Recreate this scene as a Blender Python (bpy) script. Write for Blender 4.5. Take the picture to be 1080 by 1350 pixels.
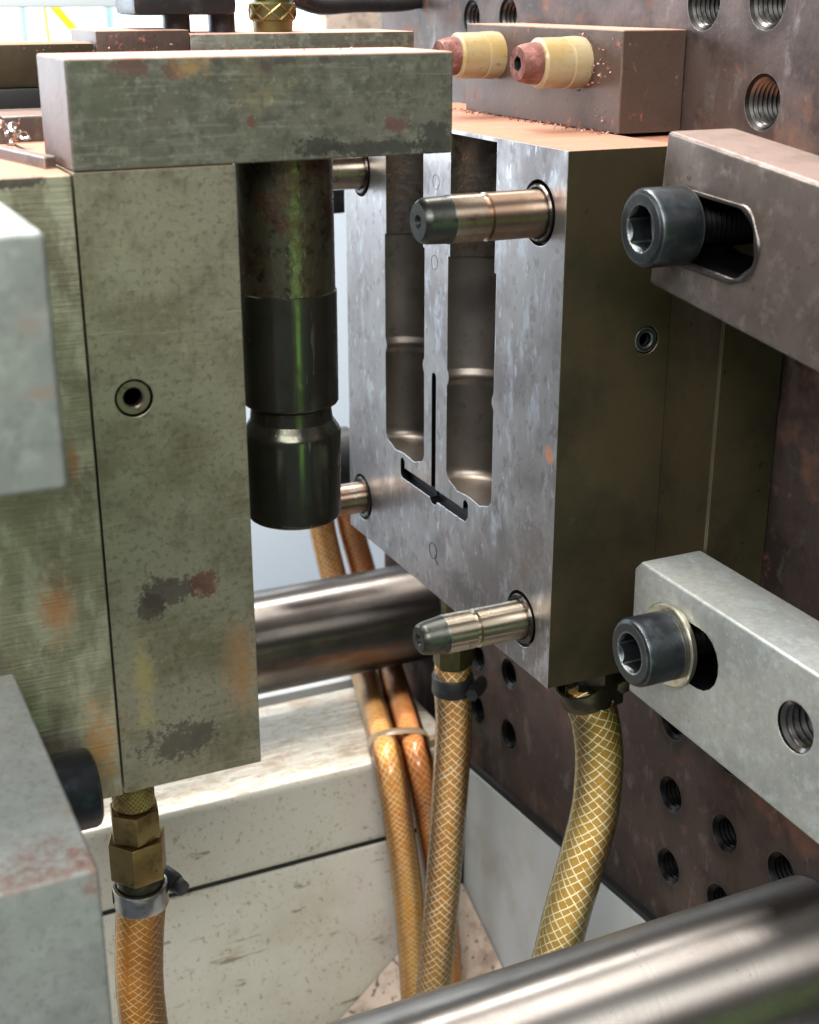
import bpy, bmesh, math, random
from mathutils import Vector, Matrix, noise as mnoise

random.seed(7)
scene = bpy.context.scene
for o in list(bpy.data.objects):
    bpy.data.objects.remove(o)

# ------------------------------------------------------------------ camera
FPX = 1827.0                                   # focal length in photograph pixels (1080 x 1350)
PSI, THE = math.radians(25.1), math.radians(20.6)
FWD = Vector((math.sin(PSI) * math.cos(THE), math.cos(PSI) * math.cos(THE), -math.sin(THE)))
RGT = Vector((math.cos(PSI), -math.sin(PSI), 0))
UPV = RGT.cross(FWD)
CAM = Vector((-0.2903, -0.4742, 0.2922))

def ray(px, py):
    return FWD + RGT * ((px - 540) / FPX) - UPV * ((py - 675) / FPX)

def pix(px, py, x=None, y=None, z=None):
    """point where the sight line of a photograph pixel meets the plane x=, y= or z="""
    d = ray(px, py)
    for i, v in enumerate((x, y, z)):
        if v is not None:
            t = (v - CAM[i]) / d[i]
    return CAM + d * t

cam_d = bpy.data.cameras.new('camera')
cam = bpy.data.objects.new('camera', cam_d)
scene.collection.objects.link(cam)
cam.matrix_world = Matrix.Translation(CAM) @ Matrix((RGT, UPV, -FWD)).transposed().to_4x4()
cam_d.sensor_fit = 'VERTICAL'
cam_d.sensor_height = 36
cam_d.lens = 36 * FPX / 1350
cam_d.clip_start = 0.01
cam_d.clip_end = 50
cam_d.dof.use_dof = True
cam_d.dof.focus_distance = 0.60
cam_d.dof.aperture_fstop = 15
scene.camera = cam

# ------------------------------------------------------------------ world, lamps, exposure
world = bpy.data.worlds.new('World')
scene.world = world
world.use_nodes = True
bg = world.node_tree.nodes['Background']
bg.inputs[0].default_value = (0.80, 0.88, 1.0, 1)
bg.inputs[1].default_value = 0.21
scene.view_settings.view_transform = 'Standard'
scene.view_settings.look = 'None'
scene.view_settings.gamma = 1
scene.view_settings.use_curve_mapping = False
scene.view_settings.exposure = 0.0

def area(name, loc, target, sx, sy, power, col):
    l = bpy.data.lights.new(name, 'AREA')
    l.shape = 'RECTANGLE'; l.size = sx; l.size_y = sy; l.energy = power; l.color = col
    o = bpy.data.objects.new(name, l)
    scene.collection.objects.link(o)
    o.location = loc
    o.rotation_euler = (Vector(target) - Vector(loc)).to_track_quat('-Z', 'Y').to_euler()
    return o

area('ceiling_lamp', (-0.42, 0.20, 1.85), (-0.05, 0.12, 0.05), 1.1, 0.35, 62, (1.0, 0.95, 0.90))
area('ceiling_lamp', (-0.10, 1.05, 1.7), (0.0, 0.2, -0.05), 1.2, 0.35, 54, (1.0, 0.97, 0.93))
area('window_light', (-0.75, 1.50, 0.38), (0.0, 0.1, 0.08), 1.2, 0.7, 30, (0.78, 0.89, 1.0))
area('side_lamp', (-1.75, 0.20, 1.05), (0.0, 0.1, 0.1), 0.8, 0.6, 12, (0.86, 0.93, 1.0))
area('room_lamp', (-0.95, -1.4, 1.40), (-0.12, 0.0, 0.05), 1.5, 0.8, 66, (1.0, 0.99, 0.95))
area('unseen_green_fill', (-0.06, -1.5, -0.12), (-0.1, 0.0, 0.1), 0.20, 0.7, 1.15, (0.5, 1.0, 0.2))  # added light standing in for an unseen green object behind the camera

# ------------------------------------------------------------------ materials
def lin(c):
    if isinstance(c, str):
        c = [int(c[i:i + 2], 16) / 255 for i in (0, 2, 4)]
        c = [v / 12.92 if v <= 0.04045 else ((v + 0.055) / 1.055) ** 2.4 for v in c]
    return (c[0], c[1], c[2], 1.0)

class NT:
    def __init__(s, name):
        s.m = bpy.data.materials.new(name); s.m.use_nodes = True
        s.t = s.m.node_tree; s.n = s.t.nodes
        s.b = s.n['Principled BSDF']
        s.tc = s.n.new('ShaderNodeTexCoord').outputs['Object']
    def l(s, a, b): s.t.links.new(a, b)
    def mapping(s, sc, loc=(0, 0, 0), rot=(0, 0, 0)):
        n = s.n.new('ShaderNodeMapping'); s.l(s.tc, n.inputs[0])
        n.inputs['Scale'].default_value = sc; n.inputs['Location'].default_value = loc
        n.inputs['Rotation'].default_value = rot
        return n.outputs[0]
    def noise(s, scale, detail=6, rough=0.6, stretch=(1, 1, 1), dist=0, loc=(0, 0, 0), rot=(0, 0, 0)):
        n = s.n.new('ShaderNodeTexNoise')
        s.l(s.mapping(stretch, loc, rot), n.inputs['Vector'])
        n.inputs['Scale'].default_value = scale; n.inputs['Detail'].default_value = detail
        n.inputs['Roughness'].default_value = rough; n.inputs['Distortion'].default_value = dist
        return n.outputs[0]
    def ramp(s, v, lo, hi, a=0.0, b=1.0):
        n = s.n.new('ShaderNodeMapRange'); n.interpolation_type = 'SMOOTHSTEP'
        s.l(v, n.inputs[0])
        for i, x in enumerate((lo, hi, a, b)): n.inputs[i + 1].default_value = x
        return n.outputs[0]
    def math(s, op, a, b=None):
        n = s.n.new('ShaderNodeMath'); n.operation = op
        for i, x in enumerate((a, b)):
            if x is None: continue
            if isinstance(x, (int, float)): n.inputs[i].default_value = x
            else: s.l(x, n.inputs[i])
        return n.outputs[0]
    def mixf(s, f, a, b):
        n = s.n.new('ShaderNodeMix'); n.data_type = 'FLOAT'
        for i, x in ((0, f), (2, a), (3, b)):
            if isinstance(x, (int, float)): n.inputs[i].default_value = x
            else: s.l(x, n.inputs[i])
        return n.outputs[0]
    def mixc(s, f, a, b):
        n = s.n.new('ShaderNodeMix'); n.data_type = 'RGBA'
        for i, x in ((0, f), (6, a), (7, b)):
            if isinstance(x, (int, float, tuple)): n.inputs[i].default_value = x
            else: s.l(x, n.inputs[i])
        return n.outputs[2]

def mat(name, base, met=0.0, rough=0.5, layers=(), bumps=(), edge=None, bevel=0.0, blots=(), coat=0.0, spec=None, up=None, sss=None, aniso=0.0):
    """layers: dict(s=scale, lo, hi, c, [m], [r], [st]=stretch, [rot], [amt]); bumps: (scale, dist, stretch, detail);
    blots: (x, y, z, radius, colour, metallic, rough) patches with an irregular outline; edge: (colour, amount) worn edges;
    up: layer of dirt lying on faces that look up"""
    s = NT(name)
    col, m, r = lin(base), met, rough
    k = 0
    def lay(f, c, mm, rr):
        nonlocal col, m, r
        if c is not None: col = s.mixc(f, col, lin(c))
        if mm is not None: m = s.mixf(f, m, mm)
        if rr is not None: r = s.mixf(f, r, rr)
    for L in layers:
        k += 1
        v = s.noise(L['s'], L.get('d', 6), L.get('ro', 0.62), L.get('st', (1, 1, 1)), L.get('dist', 0), (k * 1.7, k * 3.1, k * 0.9), L.get('rot', (0, 0, 0)))
        f = s.ramp(v, L['lo'], L['hi'], 0, L.get('amt', 1))
        lay(f, L.get('c'), L.get('m'), L.get('r'))
    if blots:
        wob = s.noise(95, 6, 0.65); wob2 = s.noise(380, 5, 0.7); wob3 = s.noise(900, 4, 0.7, loc=(3, 1, 2))
        for (x, y, z, rad, c, mm, rr) in blots:
            if not isinstance(rad, tuple): rad = (rad, rad, rad)
            dark = sum(lin(c)[:3]) < 0.16
            d = s.n.new('ShaderNodeVectorMath'); d.operation = 'LENGTH'
            mp = s.n.new('ShaderNodeMapping'); s.l(s.tc, mp.inputs[0])
            mp.inputs['Scale'].default_value = tuple(1 / q for q in rad)
            mp.inputs['Location'].default_value = (-x / rad[0], -y / rad[1], -z / rad[2])
            s.l(mp.outputs[0], d.inputs[0])
            q = s.math('ADD', d.outputs['Value'], s.math('MULTIPLY', s.math('SUBTRACT', wob, 0.5), 2.6))
            q = s.math('ADD', q, s.math('MULTIPLY', s.math('SUBTRACT', wob2, 0.5), 1.6))
            q = s.math('ADD', q, s.math('MULTIPLY', s.math('SUBTRACT', wob3, 0.5), 0.8))
            lay(s.ramp(q, 1.15 if dark else 1.45, 0.72 if dark else 0.1, 0, 0.85 if dark else 0.8), c, mm, rr)
    if up:
        g = s.n.new('ShaderNodeNewGeometry'); sx = s.n.new('ShaderNodeSeparateXYZ')
        s.l(g.outputs['Normal'], sx.inputs[0])
        f = s.math('MULTIPLY', s.ramp(sx.outputs[2], 0.6, 0.9), s.ramp(s.noise(90, 6, 0.65), 0.3, 0.62, up[1], 1))
        lay(f, up[0], 0.0, 0.85)
    nrm = None
    if bevel:
        bv = s.n.new('ShaderNodeBevel'); bv.samples = 4; bv.inputs[0].default_value = bevel
        nrm = bv.outputs[0]
    if edge:
        be = s.n.new('ShaderNodeBevel'); be.samples = 4; be.inputs[0].default_value = edge[2] if len(edge) > 2 else 0.0012
        g = s.n.new('ShaderNodeNewGeometry')
        d = s.n.new('ShaderNodeVectorMath'); d.operation = 'DOT_PRODUCT'
        s.l(be.outputs[0], d.inputs[0]); s.l(g.outputs['Normal'], d.inputs[1])
        e = s.ramp(s.math('ADD', s.math('SUBTRACT', 1.0, d.outputs['Value']), s.math('MULTIPLY', s.math('SUBTRACT', s.noise(160, 5), 0.5), 0.25)), 0.03, 0.16, 0, edge[1])
        lay(e, edge[0], 0.9, 0.38)
    for i, B in enumerate(bumps):
        b = s.n.new('ShaderNodeBump'); b.inputs['Strength'].default_value = B[4] if len(B) > 4 else 0.6
        b.inputs['Distance'].default_value = B[1]
        s.l(s.noise(B[0], B[3] if len(B) > 3 else 4, 0.6, B[2] if len(B) > 2 else (1, 1, 1), 0, (i * 2.3, i, i)), b.inputs['Height'])
        if nrm is not None: s.l(nrm, b.inputs['Normal'])
        nrm = b.outputs[0]
    P = s.b.inputs
    for sock, v in (('Base Color', col), ('Metallic', m), ('Roughness', r)):
        if isinstance(v, (int, float, tuple)): P[sock].default_value = v
        else: s.l(v, P[sock])
    if nrm is not None: s.l(nrm, P['Normal'])
    if coat: P['Coat Weight'].default_value = coat; P['Coat Roughness'].default_value = 0.12
    if spec is not None: P['Specular IOR Level'].default_value = spec
    if sss:
        P['Subsurface Weight'].default_value = sss; P['Subsurface Radius'].default_value = (1.0, 0.5, 0.2); P['Subsurface Scale'].default_value = 0.006
    if aniso:
        P['Anisotropic'].default_value = aniso; P['Anisotropic Rotation'].default_value = 0.25
        tg = s.n.new('ShaderNodeTangent'); tg.direction_type = 'RADIAL'; tg.axis = 'X'; s.l(tg.outputs[0], P['Tangent'])
    return s.m

FINE = (900, 0.00006, (1, 1, 1), 4)
M = {}
def rect_blot(px, py, rpx, c, m=0.0, r=0.8, **pl):
    p = pix(px, py, **pl); d = (p - CAM).dot(FWD) / FPX
    if isinstance(rpx, tuple): return (p.x, p.y, p.z, (rpx[0] * d, max(rpx) * d, rpx[1] * d), c, m, r)
    return (p.x, p.y, p.z, rpx * d, c, m, r)

olive_layers = [dict(s=26, lo=0.40, hi=0.66, c='746e5c', r=0.5), dict(s=70, lo=0.50, hi=0.72, c='605a4a', r=0.55, amt=0.7),
                dict(s=240, lo=0.5, hi=0.75, c='a09b85', amt=0.55), dict(s=14, lo=0.56, hi=0.74, c='7c6744', amt=0.55, m=0.45),
                dict(s=420, lo=0.50, hi=0.66, c='5a5642', amt=0.55), dict(s=330, lo=0.69, hi=0.75, c='2e2a22', m=0.1, r=0.7, amt=0.8)]
M['olive'] = mat('olive_steel', '938c7e', 0.72, 0.44, olive_layers + [dict(s=700, lo=0.5, hi=0.66, c='aaa48e', st=(0.05, 1, 1), amt=0.16), dict(s=260, lo=0.62, hi=0.67, c='b5b09c', st=(0.03, 1, 1), rot=(0, 1.0, 0), amt=0.3)],
    [(55, 0.0004, (1, 1, 1), 5, 0.35), (500, 0.00005, (0.5, 1, 1), 4, 0.4)], edge=('b9b59c', 0.6, 0.0007), bevel=0.0006, up=('b57a62', 0.5),
    blots=[rect_blot(222, 780, (44, 22), '35302b', 0.1, 0.6, y=0), rect_blot(196, 800, (22, 20), '352c28', 0.1, 0.6, y=0), rect_blot(268, 768, (18, 20), '4d2b20', 0, 0.8, y=0),
           rect_blot(318, 880, (26, 60), '7e5e38', 0.2, 0.7, y=0), rect_blot(190, 900, (14, 60), '8d8350', 0.3, 0.6, y=0),
           rect_blot(240, 975, (50, 26), '45403a', 0.4, 0.5, y=0)])
M['olive_rough'] = mat('milled_olive_steel', '8b8672', 0.65, 0.46, olive_layers[:3] + [dict(s=90, lo=0.45, hi=0.62, c='b2af9c', st=(1, 1, 0.5), amt=0.6)],
    [(700, 0.0004, (0.06, 0.06, 1), 3, 0.8), (120, 0.0003, (1, 1, 1), 5, 0.5)], bevel=0.0006, up=('b57a62', 0.6), edge=('b9b59c', 0.5, 0.0007),
    blots=[rect_blot(75, 800, (22, 44), '96683a', 0.1, 0.7, y=0), rect_blot(135, 980, (22, 60), '98703c', 0.1, 0.7, y=0), rect_blot(96, 610, (8, 24), '98683c', 0.1, 0.7, y=0), rect_blot(20, 240, (40, 8), '2b2822', 0.1, 0.6, y=0)])
M['arm'] = mat('stained_grey_green_steel', '78766c', 0.7, 0.46,
    [dict(s=14, lo=0.38, hi=0.66, c='605e55', r=0.55), dict(s=90, lo=0.42, hi=0.62, c='5c5d52', amt=0.6), dict(s=110, lo=0.5, hi=0.72, c='8d9180', amt=0.7), dict(s=60, lo=0.6, hi=0.72, c='42443c', amt=0.6), dict(s=600, lo=0.5, hi=0.66, c='96978a', st=(0.06, 1, 1), amt=0.35),
     dict(s=18, lo=0.58, hi=0.7, c='7f7650', m=0.4, amt=0.6), dict(s=210, lo=0.48, hi=0.64, c='4a4c42', amt=0.5), dict(s=260, lo=0.55, hi=0.68, c='9a9b88', amt=0.45)],
    [(70, 0.0004, (1, 1, 1), 5, 0.35), (450, 0.0001, (0.3, 1, 1), 4, 0.5)], edge=('b9a79a', 0.6, 0.0007), bevel=0.0007, up=('c88e7c', 0.85),
    blots=[rect_blot(170, 88, (26, 14), '4d332a', 0, 0.8, y=0), rect_blot(228, 92, (14, 12), '50352b', 0, 0.8, y=0), rect_blot(252, 88, (22, 14), '8a7040', 0.1, 0.8, y=0),
           rect_blot(330, 160, (7, 8), '4b2a20', 0, 0.8, y=0), rect_blot(520, 165, (16, 12), '4b2d26', 0, 0.8, y=0),
           rect_blot(500, 195, (80, 10), '2c2d28', 0.3, 0.5, y=0), rect_blot(420, 192, (34, 13), '2d2e29', 0.3, 0.5, y=0), rect_blot(575, 190, (26, 26), '33342e', 0.3, 0.5, y=0),
           rect_blot(375, 80, (14, 7), '35302a', 0, 0.6, y=0), rect_blot(428, 78, (9, 9), '35302a', 0, 0.6, y=0), rect_blot(350, 88, (6, 8), '403028', 0, 0.6, y=0),
           rect_blot(130, 130, (40, 40), '565948', 0.5, 0.5, y=0)])
M['face'] = mat('bright_ground_steel', '8f8b8a', 0.9, 0.34,
    [dict(s=22, lo=0.42, hi=0.64, c='767070', r=0.44), dict(s=85, lo=0.52, hi=0.68, c='aeb1b8', r=0.26, st=(1, 1, 0.45), amt=0.7),
     dict(s=150, lo=0.56, hi=0.62, c='666060', r=0.48, amt=0.5, st=(1, 1, 0.7)), dict(s=210, lo=0.59, hi=0.68, c='c4c9d2', r=0.24, amt=0.5, st=(1, 1, 0.4)), dict(s=34, lo=0.6, hi=0.72, c='7b5f52', amt=0.5, r=0.5),
     dict(s=300, lo=0.66, hi=0.74, c='33302f', amt=0.7)],
    [(90, 0.00035, (1, 1, 1), 5, 0.4), (380, 0.0001, (1, 1, 0.3), 4, 0.5)], edge=('d8dae0', 0.8, 0.0006), bevel=0.0005, up=('9c6b52', 0.75),
    blots=[rect_blot(724, 600, (4, 12), 'a0602e', 0.1, 0.8, x=0), rect_blot(615, 780, (60, 25), '4a4543', 0.6, 0.45, x=0), rect_blot(700, 720, (22, 45), '6a625e', 0.7, 0.45, x=0)])
M['side'] = mat('shaded_brown_steel', '524936', 0.75, 0.46,  # brown steel, darkened further to paint shade onto the mould's near side
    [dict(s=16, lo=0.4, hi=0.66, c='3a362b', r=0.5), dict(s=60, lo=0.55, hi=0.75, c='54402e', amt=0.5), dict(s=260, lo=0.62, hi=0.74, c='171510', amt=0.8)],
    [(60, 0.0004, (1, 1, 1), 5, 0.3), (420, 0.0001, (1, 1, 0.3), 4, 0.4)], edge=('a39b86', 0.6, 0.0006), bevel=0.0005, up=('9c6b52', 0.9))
M['cavity'] = mat('cavity_steel', '66605a', 0.95, 0.36, [dict(s=40, lo=0.4, hi=0.7, c='736b63', r=0.42), dict(s=180, lo=0.55, hi=0.75, c='4a4540', amt=0.6)],
    [(300, 0.00012, (1, 1, 1), 4, 0.4)], bevel=0.0004)
M['neck'] = mat('oily_brown_steel', '5c554e', 0.85, 0.34, [dict(s=60, lo=0.45, hi=0.65, c='6a5c50', r=0.22), dict(s=200, lo=0.5, hi=0.7, c='3f3a35', amt=0.7)],
    [(260, 0.0005, (1, 1, 1), 5, 0.7)])
M['platen'] = mat('rust_brown_steel', '584b46', 0.6, 0.5,
    [dict(s=10, lo=0.4, hi=0.65, c='4a3e3a', r=0.55), dict(s=26, lo=0.46, hi=0.66, c='372e2b', amt=0.85), dict(s=20, lo=0.54, hi=0.68, c='7a5240', m=0.2, r=0.72, amt=0.75), dict(s=70, lo=0.56, hi=0.68, c='6e4636', m=0.1, r=0.8, amt=0.5),
     dict(s=90, lo=0.56, hi=0.68, c='7f7a76', m=0.85, r=0.36, amt=0.5, st=(1, 1, 0.5)), dict(s=150, lo=0.6, hi=0.7, c='2b2321', amt=0.75, m=0.1), dict(s=500, lo=0.69, hi=0.74, c='b9b2aa', amt=0.5)],
    [(60, 0.0006, (1, 1, 1), 6, 0.5), (300, 0.0003, (1, 1, 1), 4, 0.5)], edge=('c9c4bf', 0.8, 0.0012), bevel=0.0008)
M['brown'] = mat('brown_steel', '61564f', 0.6, 0.46,
    [dict(s=24, lo=0.4, hi=0.66, c='4a403b', r=0.55), dict(s=120, lo=0.5, hi=0.72, c='7d716b', amt=0.7, r=0.36), dict(s=300, lo=0.63, hi=0.72, c='35281f', amt=0.8)],
    [(80, 0.0005, (1, 1, 1), 5, 0.4), (600, 0.0001, (1, 1, 1), 3, 0.5)], edge=('d5cdc8', 0.95, 0.0014), bevel=0.0012, up=('75625a', 0.6))
M['dirty_brown'] = mat('rust_specked_steel', '57473f', 0.5, 0.52,
    [dict(s=30, lo=0.42, hi=0.66, c='493a34'), dict(s=130, lo=0.6, hi=0.7, c='9a5a4a', m=0, r=0.9, amt=0.8), dict(s=320, lo=0.63, hi=0.72, c='2f211b', amt=0.8)],
    [(80, 0.0005, (1, 1, 1), 5, 0.4), (350, 0.0003, (1, 1, 1), 4, 0.5)], edge=('c0a090', 0.6, 0.0008), bevel=0.0006, up=('a9806e', 0.9))
M['grey_clamp'] = mat('zinc_grey_clamp', 'a2a5a0', 0.6, 0.46,
    [dict(s=22, lo=0.42, hi=0.64, c='8e9391', r=0.5), dict(s=110, lo=0.5, hi=0.68, c='b2babb', amt=0.6, r=0.38), dict(s=380, lo=0.48, hi=0.64, c='8b8f8c', amt=0.4), dict(s=420, lo=0.54, hi=0.68, c='c0c4c2', amt=0.4), dict(s=26, lo=0.6, hi=0.74, c='8f7d64', amt=0.55, m=0.3), dict(s=360, lo=0.66, hi=0.74, c='55524c', amt=0.7)],
    [(150, 0.0005, (1, 1, 1), 5, 0.5), (60, 0.0005, (1, 1, 1), 4, 0.3)], edge=('d9d9d2', 0.8, 0.0012), bevel=0.001)
M['pale_clamp'] = mat('pale_green_grey_clamp', '929692', 0.4, 0.52,
    [dict(s=18, lo=0.42, hi=0.64, c='828683', r=0.5), dict(s=130, lo=0.5, hi=0.68, c='a0a4a1', amt=0.5), dict(s=400, lo=0.5, hi=0.66, c='747876', amt=0.5), dict(s=20, lo=0.6, hi=0.74, c='8a7764', amt=0.6), dict(s=300, lo=0.64, hi=0.72, c='6a6a66', amt=0.6)],
    [(150, 0.0005, (1, 1, 1), 5, 0.5)], edge=('b4c2bb', 0.6, 0.0012), bevel=0.0012, blots=[rect_blot(60, 1160, (90, 10), '6d4b3c', 0, 0.8, y=-0.141), rect_blot(125, 1150, (20, 40), '6d4030', 0, 0.8, y=-0.141), rect_blot(45, 520, (30, 12), '86796c', 0.2, 0.6, y=-0.149), rect_blot(40, 430, (25, 25), '867f76', 0.2, 0.6, y=-0.149)])
M['black_bolt'] = mat('black_oxide_steel', '33373b', 0.85, 0.36, [dict(s=120, lo=0.45, hi=0.7, c='43494d', r=0.42)], [(400, 0.0001, (1, 1, 1), 4, 0.4)], edge=('a9b2ac', 0.95, 0.0013), bevel=0.0008)
M['lip'] = mat('worn_lip_steel', '5f5955', 0.95, 0.36, [dict(s=120, lo=0.45, hi=0.65, c='5e5855', r=0.45)], [(200, 0.0006, (1, 1, 1), 5, 0.6)])
M['thread'] = mat('thread_steel', '6a6764', 0.95, 0.3, [dict(s=150, lo=0.5, hi=0.7, c='3a3430', amt=0.8)])
M['dark_thread'] = mat('dark_thread_steel', '1e1d1d', 0.9, 0.4)  # near-black steel for lower threads, hole and slot insides
M['washer'] = mat('zinc_washer', 'b3ad9c', 0.95, 0.28, [dict(s=200, lo=0.5, hi=0.7, c='8d8570')], edge=('e6e3d4', 0.8, 0.0006), bevel=0.0004)
M['pin'] = mat('polished_pin_steel', 'b5ab9a', 1.0, 0.26, [dict(s=20, lo=0.42, hi=0.62, c='9c8472', r=0.32, st=(2.2, 1, 1)), dict(s=140, lo=0.58, hi=0.7, c='6d5c4c', amt=0.6, r=0.3)],
    [(500, 0.00006, (3, 0.2, 0.2), 4, 0.4)], aniso=0.85)
M['pin_nose'] = mat('dark_pin_nose', '494a46', 0.9, 0.36, [dict(s=160, lo=0.5, hi=0.7, c='2c2d2b')])
M['screw'] = mat('brown_screw_steel', '7d7068', 0.9, 0.35, [dict(s=160, lo=0.5, hi=0.7, c='4a413b')])
M['bush'] = mat('oily_bushing', '4b4642', 0.95, 0.25, [dict(s=160, lo=0.5, hi=0.7, c='25211f')], [(350, 0.0004, (1, 1, 1), 4, 0.7)])
M['core'] = mat('polished_black_core', '4b4d43', 0.9, 0.19, [dict(s=60, lo=0.42, hi=0.66, c='403d36', r=0.3), dict(s=14, lo=0.5, hi=0.7, c='5c5648', r=0.26, st=(1, 1, 0.4)), dict(s=220, lo=0.60, hi=0.66, c='6d7064', st=(1, 1, 0.03), amt=0.5, r=0.3), dict(s=300, lo=0.63, hi=0.68, c='8a8c80', st=(1, 1, 0.1), rot=(0.3, 0.2, 0), amt=0.5, r=0.3)],
    [(260, 0.00012, (1, 1, 0.08), 4, 0.5)])
M['core_rough'] = mat('scuffed_black_core', '6e6c58', 0.92, 0.22, [dict(s=50, lo=0.42, hi=0.62, c='5a4438', r=0.34), dict(s=240, lo=0.5, hi=0.7, c='2a2a22', amt=0.75)],
    [(240, 0.0006, (1, 1, 0.6), 5, 0.7), (700, 0.0002, (1, 1, 1), 3, 0.6)])
M['tie'] = mat('ground_tie_bar_steel', 'a39e99', 1.0, 0.36, [dict(s=40, lo=0.4, hi=0.65, c='8f8984', r=0.42, st=(0.5, 1, 1)), dict(s=420, lo=0.66, hi=0.72, c='4d4742', amt=0.5)],
    [(620, 0.00016, (1, 0.05, 0.05), 6, 0.6)], aniso=0.9)
M['tie_dark'] = mat('dark_tie_bar_steel', '78726d', 1.0, 0.34, [dict(s=40, lo=0.4, hi=0.65, c='625c58', r=0.4, st=(0.5, 1, 1)), dict(s=420, lo=0.66, hi=0.72, c='3d3732', amt=0.5)],  # same ground steel in a darker tone, for the rear bar
    [(620, 0.00016, (1, 0.05, 0.05), 6, 0.6)], aniso=0.9)
M['white'] = mat('dirty_cream_paint', 'cbc8be', 0.0, 0.45,
    [dict(s=9, lo=0.42, hi=0.7, c='bab4a6', r=0.55), dict(s=30, lo=0.6, hi=0.74, c='9c8a68', amt=0.45), dict(s=300, lo=0.595, hi=0.65, c='94805a', amt=0.65, st=(1, 1, 0.7)), dict(s=430, lo=0.62, hi=0.67, c='6a5a3c', amt=0.65), dict(s=170, lo=0.66, hi=0.7, c='5a4a30', amt=0.6),
     dict(s=120, lo=0.64, hi=0.68, c='4a4438', st=(0.25, 1, 1), rot=(0, 0.5, 0), amt=0.6), dict(s=90, lo=0.66, hi=0.69, c='6a5a44', st=(0.12, 1, 1), rot=(0, -0.7, 0), amt=0.7)], [(200, 0.0003, (1, 1, 1), 4, 0.3)], bevel=0.002)
M['white_top'] = mat('scuffed_cream_paint', 'd2ccbe', 0.0, 0.42,
    [dict(s=20, lo=0.54, hi=0.68, c='b59874', amt=0.6), dict(s=240, lo=0.54, hi=0.58, c='a8977c', st=(0.3, 1, 1), rot=(0, 0, 0.5), amt=0.5), dict(s=260, lo=0.55, hi=0.59, c='f0ece2', st=(0.12, 1, 1), rot=(0, 0, -0.7), amt=0.8), dict(s=240, lo=0.56, hi=0.6, c='b09478', st=(0.35, 1, 1), rot=(0, 0, 0.9), amt=0.5), dict(s=400, lo=0.62, hi=0.67, c='4e4232', amt=0.7)],
    [(170, 0.0005, (0.4, 1, 1), 4, 0.5)], bevel=0.002)
M['white_panel'] = mat('cool_white_paint', 'bcc0c1', 0.0, 0.4, [dict(s=14, lo=0.45, hi=0.7, c='a9aaa3'), dict(s=40, lo=0.62, hi=0.74, c='a8906c', st=(1, 1, 0.3), amt=0.5), dict(s=400, lo=0.68, hi=0.72, c='4a4640', amt=0.7)], [(200, 0.0003, (1, 1, 1), 4, 0.3)], bevel=0.001)
M['chute'] = mat('dirty_pink_white_paint', 'b8a596', 0.0, 0.6, [dict(s=40, lo=0.45, hi=0.66, c='8f7c6e'), dict(s=220, lo=0.58, hi=0.66, c='3a2f2a', amt=0.9)], [(150, 0.0008, (1, 1, 1), 4, 0.5)])
M['plain_black'] = mat('plain_black_fill', '141618', 0.0, 0.5)  # plain black for gaps, seams, sockets and engraved marks
M['black'] = mat('black_plastic', '1c1d1f', 0.0, 0.42, [dict(s=150, lo=0.5, hi=0.7, c='303132')], [(300, 0.0003, (1, 1, 1), 4, 0.5)])
M['chrome'] = mat('plated_clamp_steel', 'a9aba8', 1.0, 0.25, [dict(s=150, lo=0.5, hi=0.7, c='7f7d76')], [(500, 0.0001, (1, 1, 1), 4, 0.4)], edge=('e0e0da', 0.6, 0.0004))
M['dark_chrome'] = mat('oily_clamp_steel', '4c4a3c', 0.9, 0.3, [dict(s=150, lo=0.5, hi=0.7, c='2a2924')])
M['brass'] = mat('tarnished_brass', '8d7a4e', 0.95, 0.34, [dict(s=90, lo=0.45, hi=0.68, c='6a5a38', r=0.42), dict(s=280, lo=0.63, hi=0.7, c='2c2518', amt=0.85)], [(300, 0.0002, (1, 1, 1), 4, 0.4)], edge=('c7b684', 0.7, 0.0006), bevel=0.0005)
M['green_brass'] = mat('dull_green_brass', '64603c', 0.85, 0.42, [dict(s=90, lo=0.45, hi=0.68, c='4a4830')], edge=('97916a', 0.5, 0.0006))
M['tape'] = mat('yellow_tape_sleeve', '9c9074', 0.0, 0.42, [dict(s=40, lo=0.45, hi=0.65, c='96804e', st=(0.4, 1, 1)), dict(s=60, lo=0.60, hi=0.7, c='8a6420', st=(0.5, 1, 1), amt=0.8), dict(s=220, lo=0.62, hi=0.7, c='7c5a34', amt=0.7)], [(120, 0.0006, (0.5, 1, 1), 4, 0.5)], coat=0.3)
M['rust'] = mat('red_rust', '6a4038', 0.2, 0.7, [dict(s=160, lo=0.45, hi=0.65, c='8f6258'), dict(s=300, lo=0.58, hi=0.68, c='2c1a16', amt=0.8)], [(260, 0.0008, (1, 1, 1), 5, 0.7)])
M['shaving'] = mat('pink_metal_shavings', '86564c', 0.4, 0.5, [dict(s=400, lo=0.45, hi=0.65, c='a8867a')])
M['chip'] = mat('bright_swarf', 'b6b2ac', 1.0, 0.25)
M['wall'] = mat('pale_workshop_wall', 'd9e2e6', 0.0, 0.7)
M['guard'] = mat('pale_blue_guard_sheet', 'dfeaf4', 0.0, 0.4)
M['frame'] = mat('pale_aluminium_frame', 'a9c4c6', 0.4, 0.5)
M['yellow'] = mat('yellow_webbing', 'e8c818', 0.0, 0.6)
M['mesh'] = mat('brass_mesh', '9c8a5c', 0.9, 0.35, [dict(s=200, lo=0.5, hi=0.7, c='6a5a38')])
M['tie_strap'] = mat('clear_nylon', '9a8468', 0.0, 0.3, coat=0.4, sss=0.2)

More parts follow.
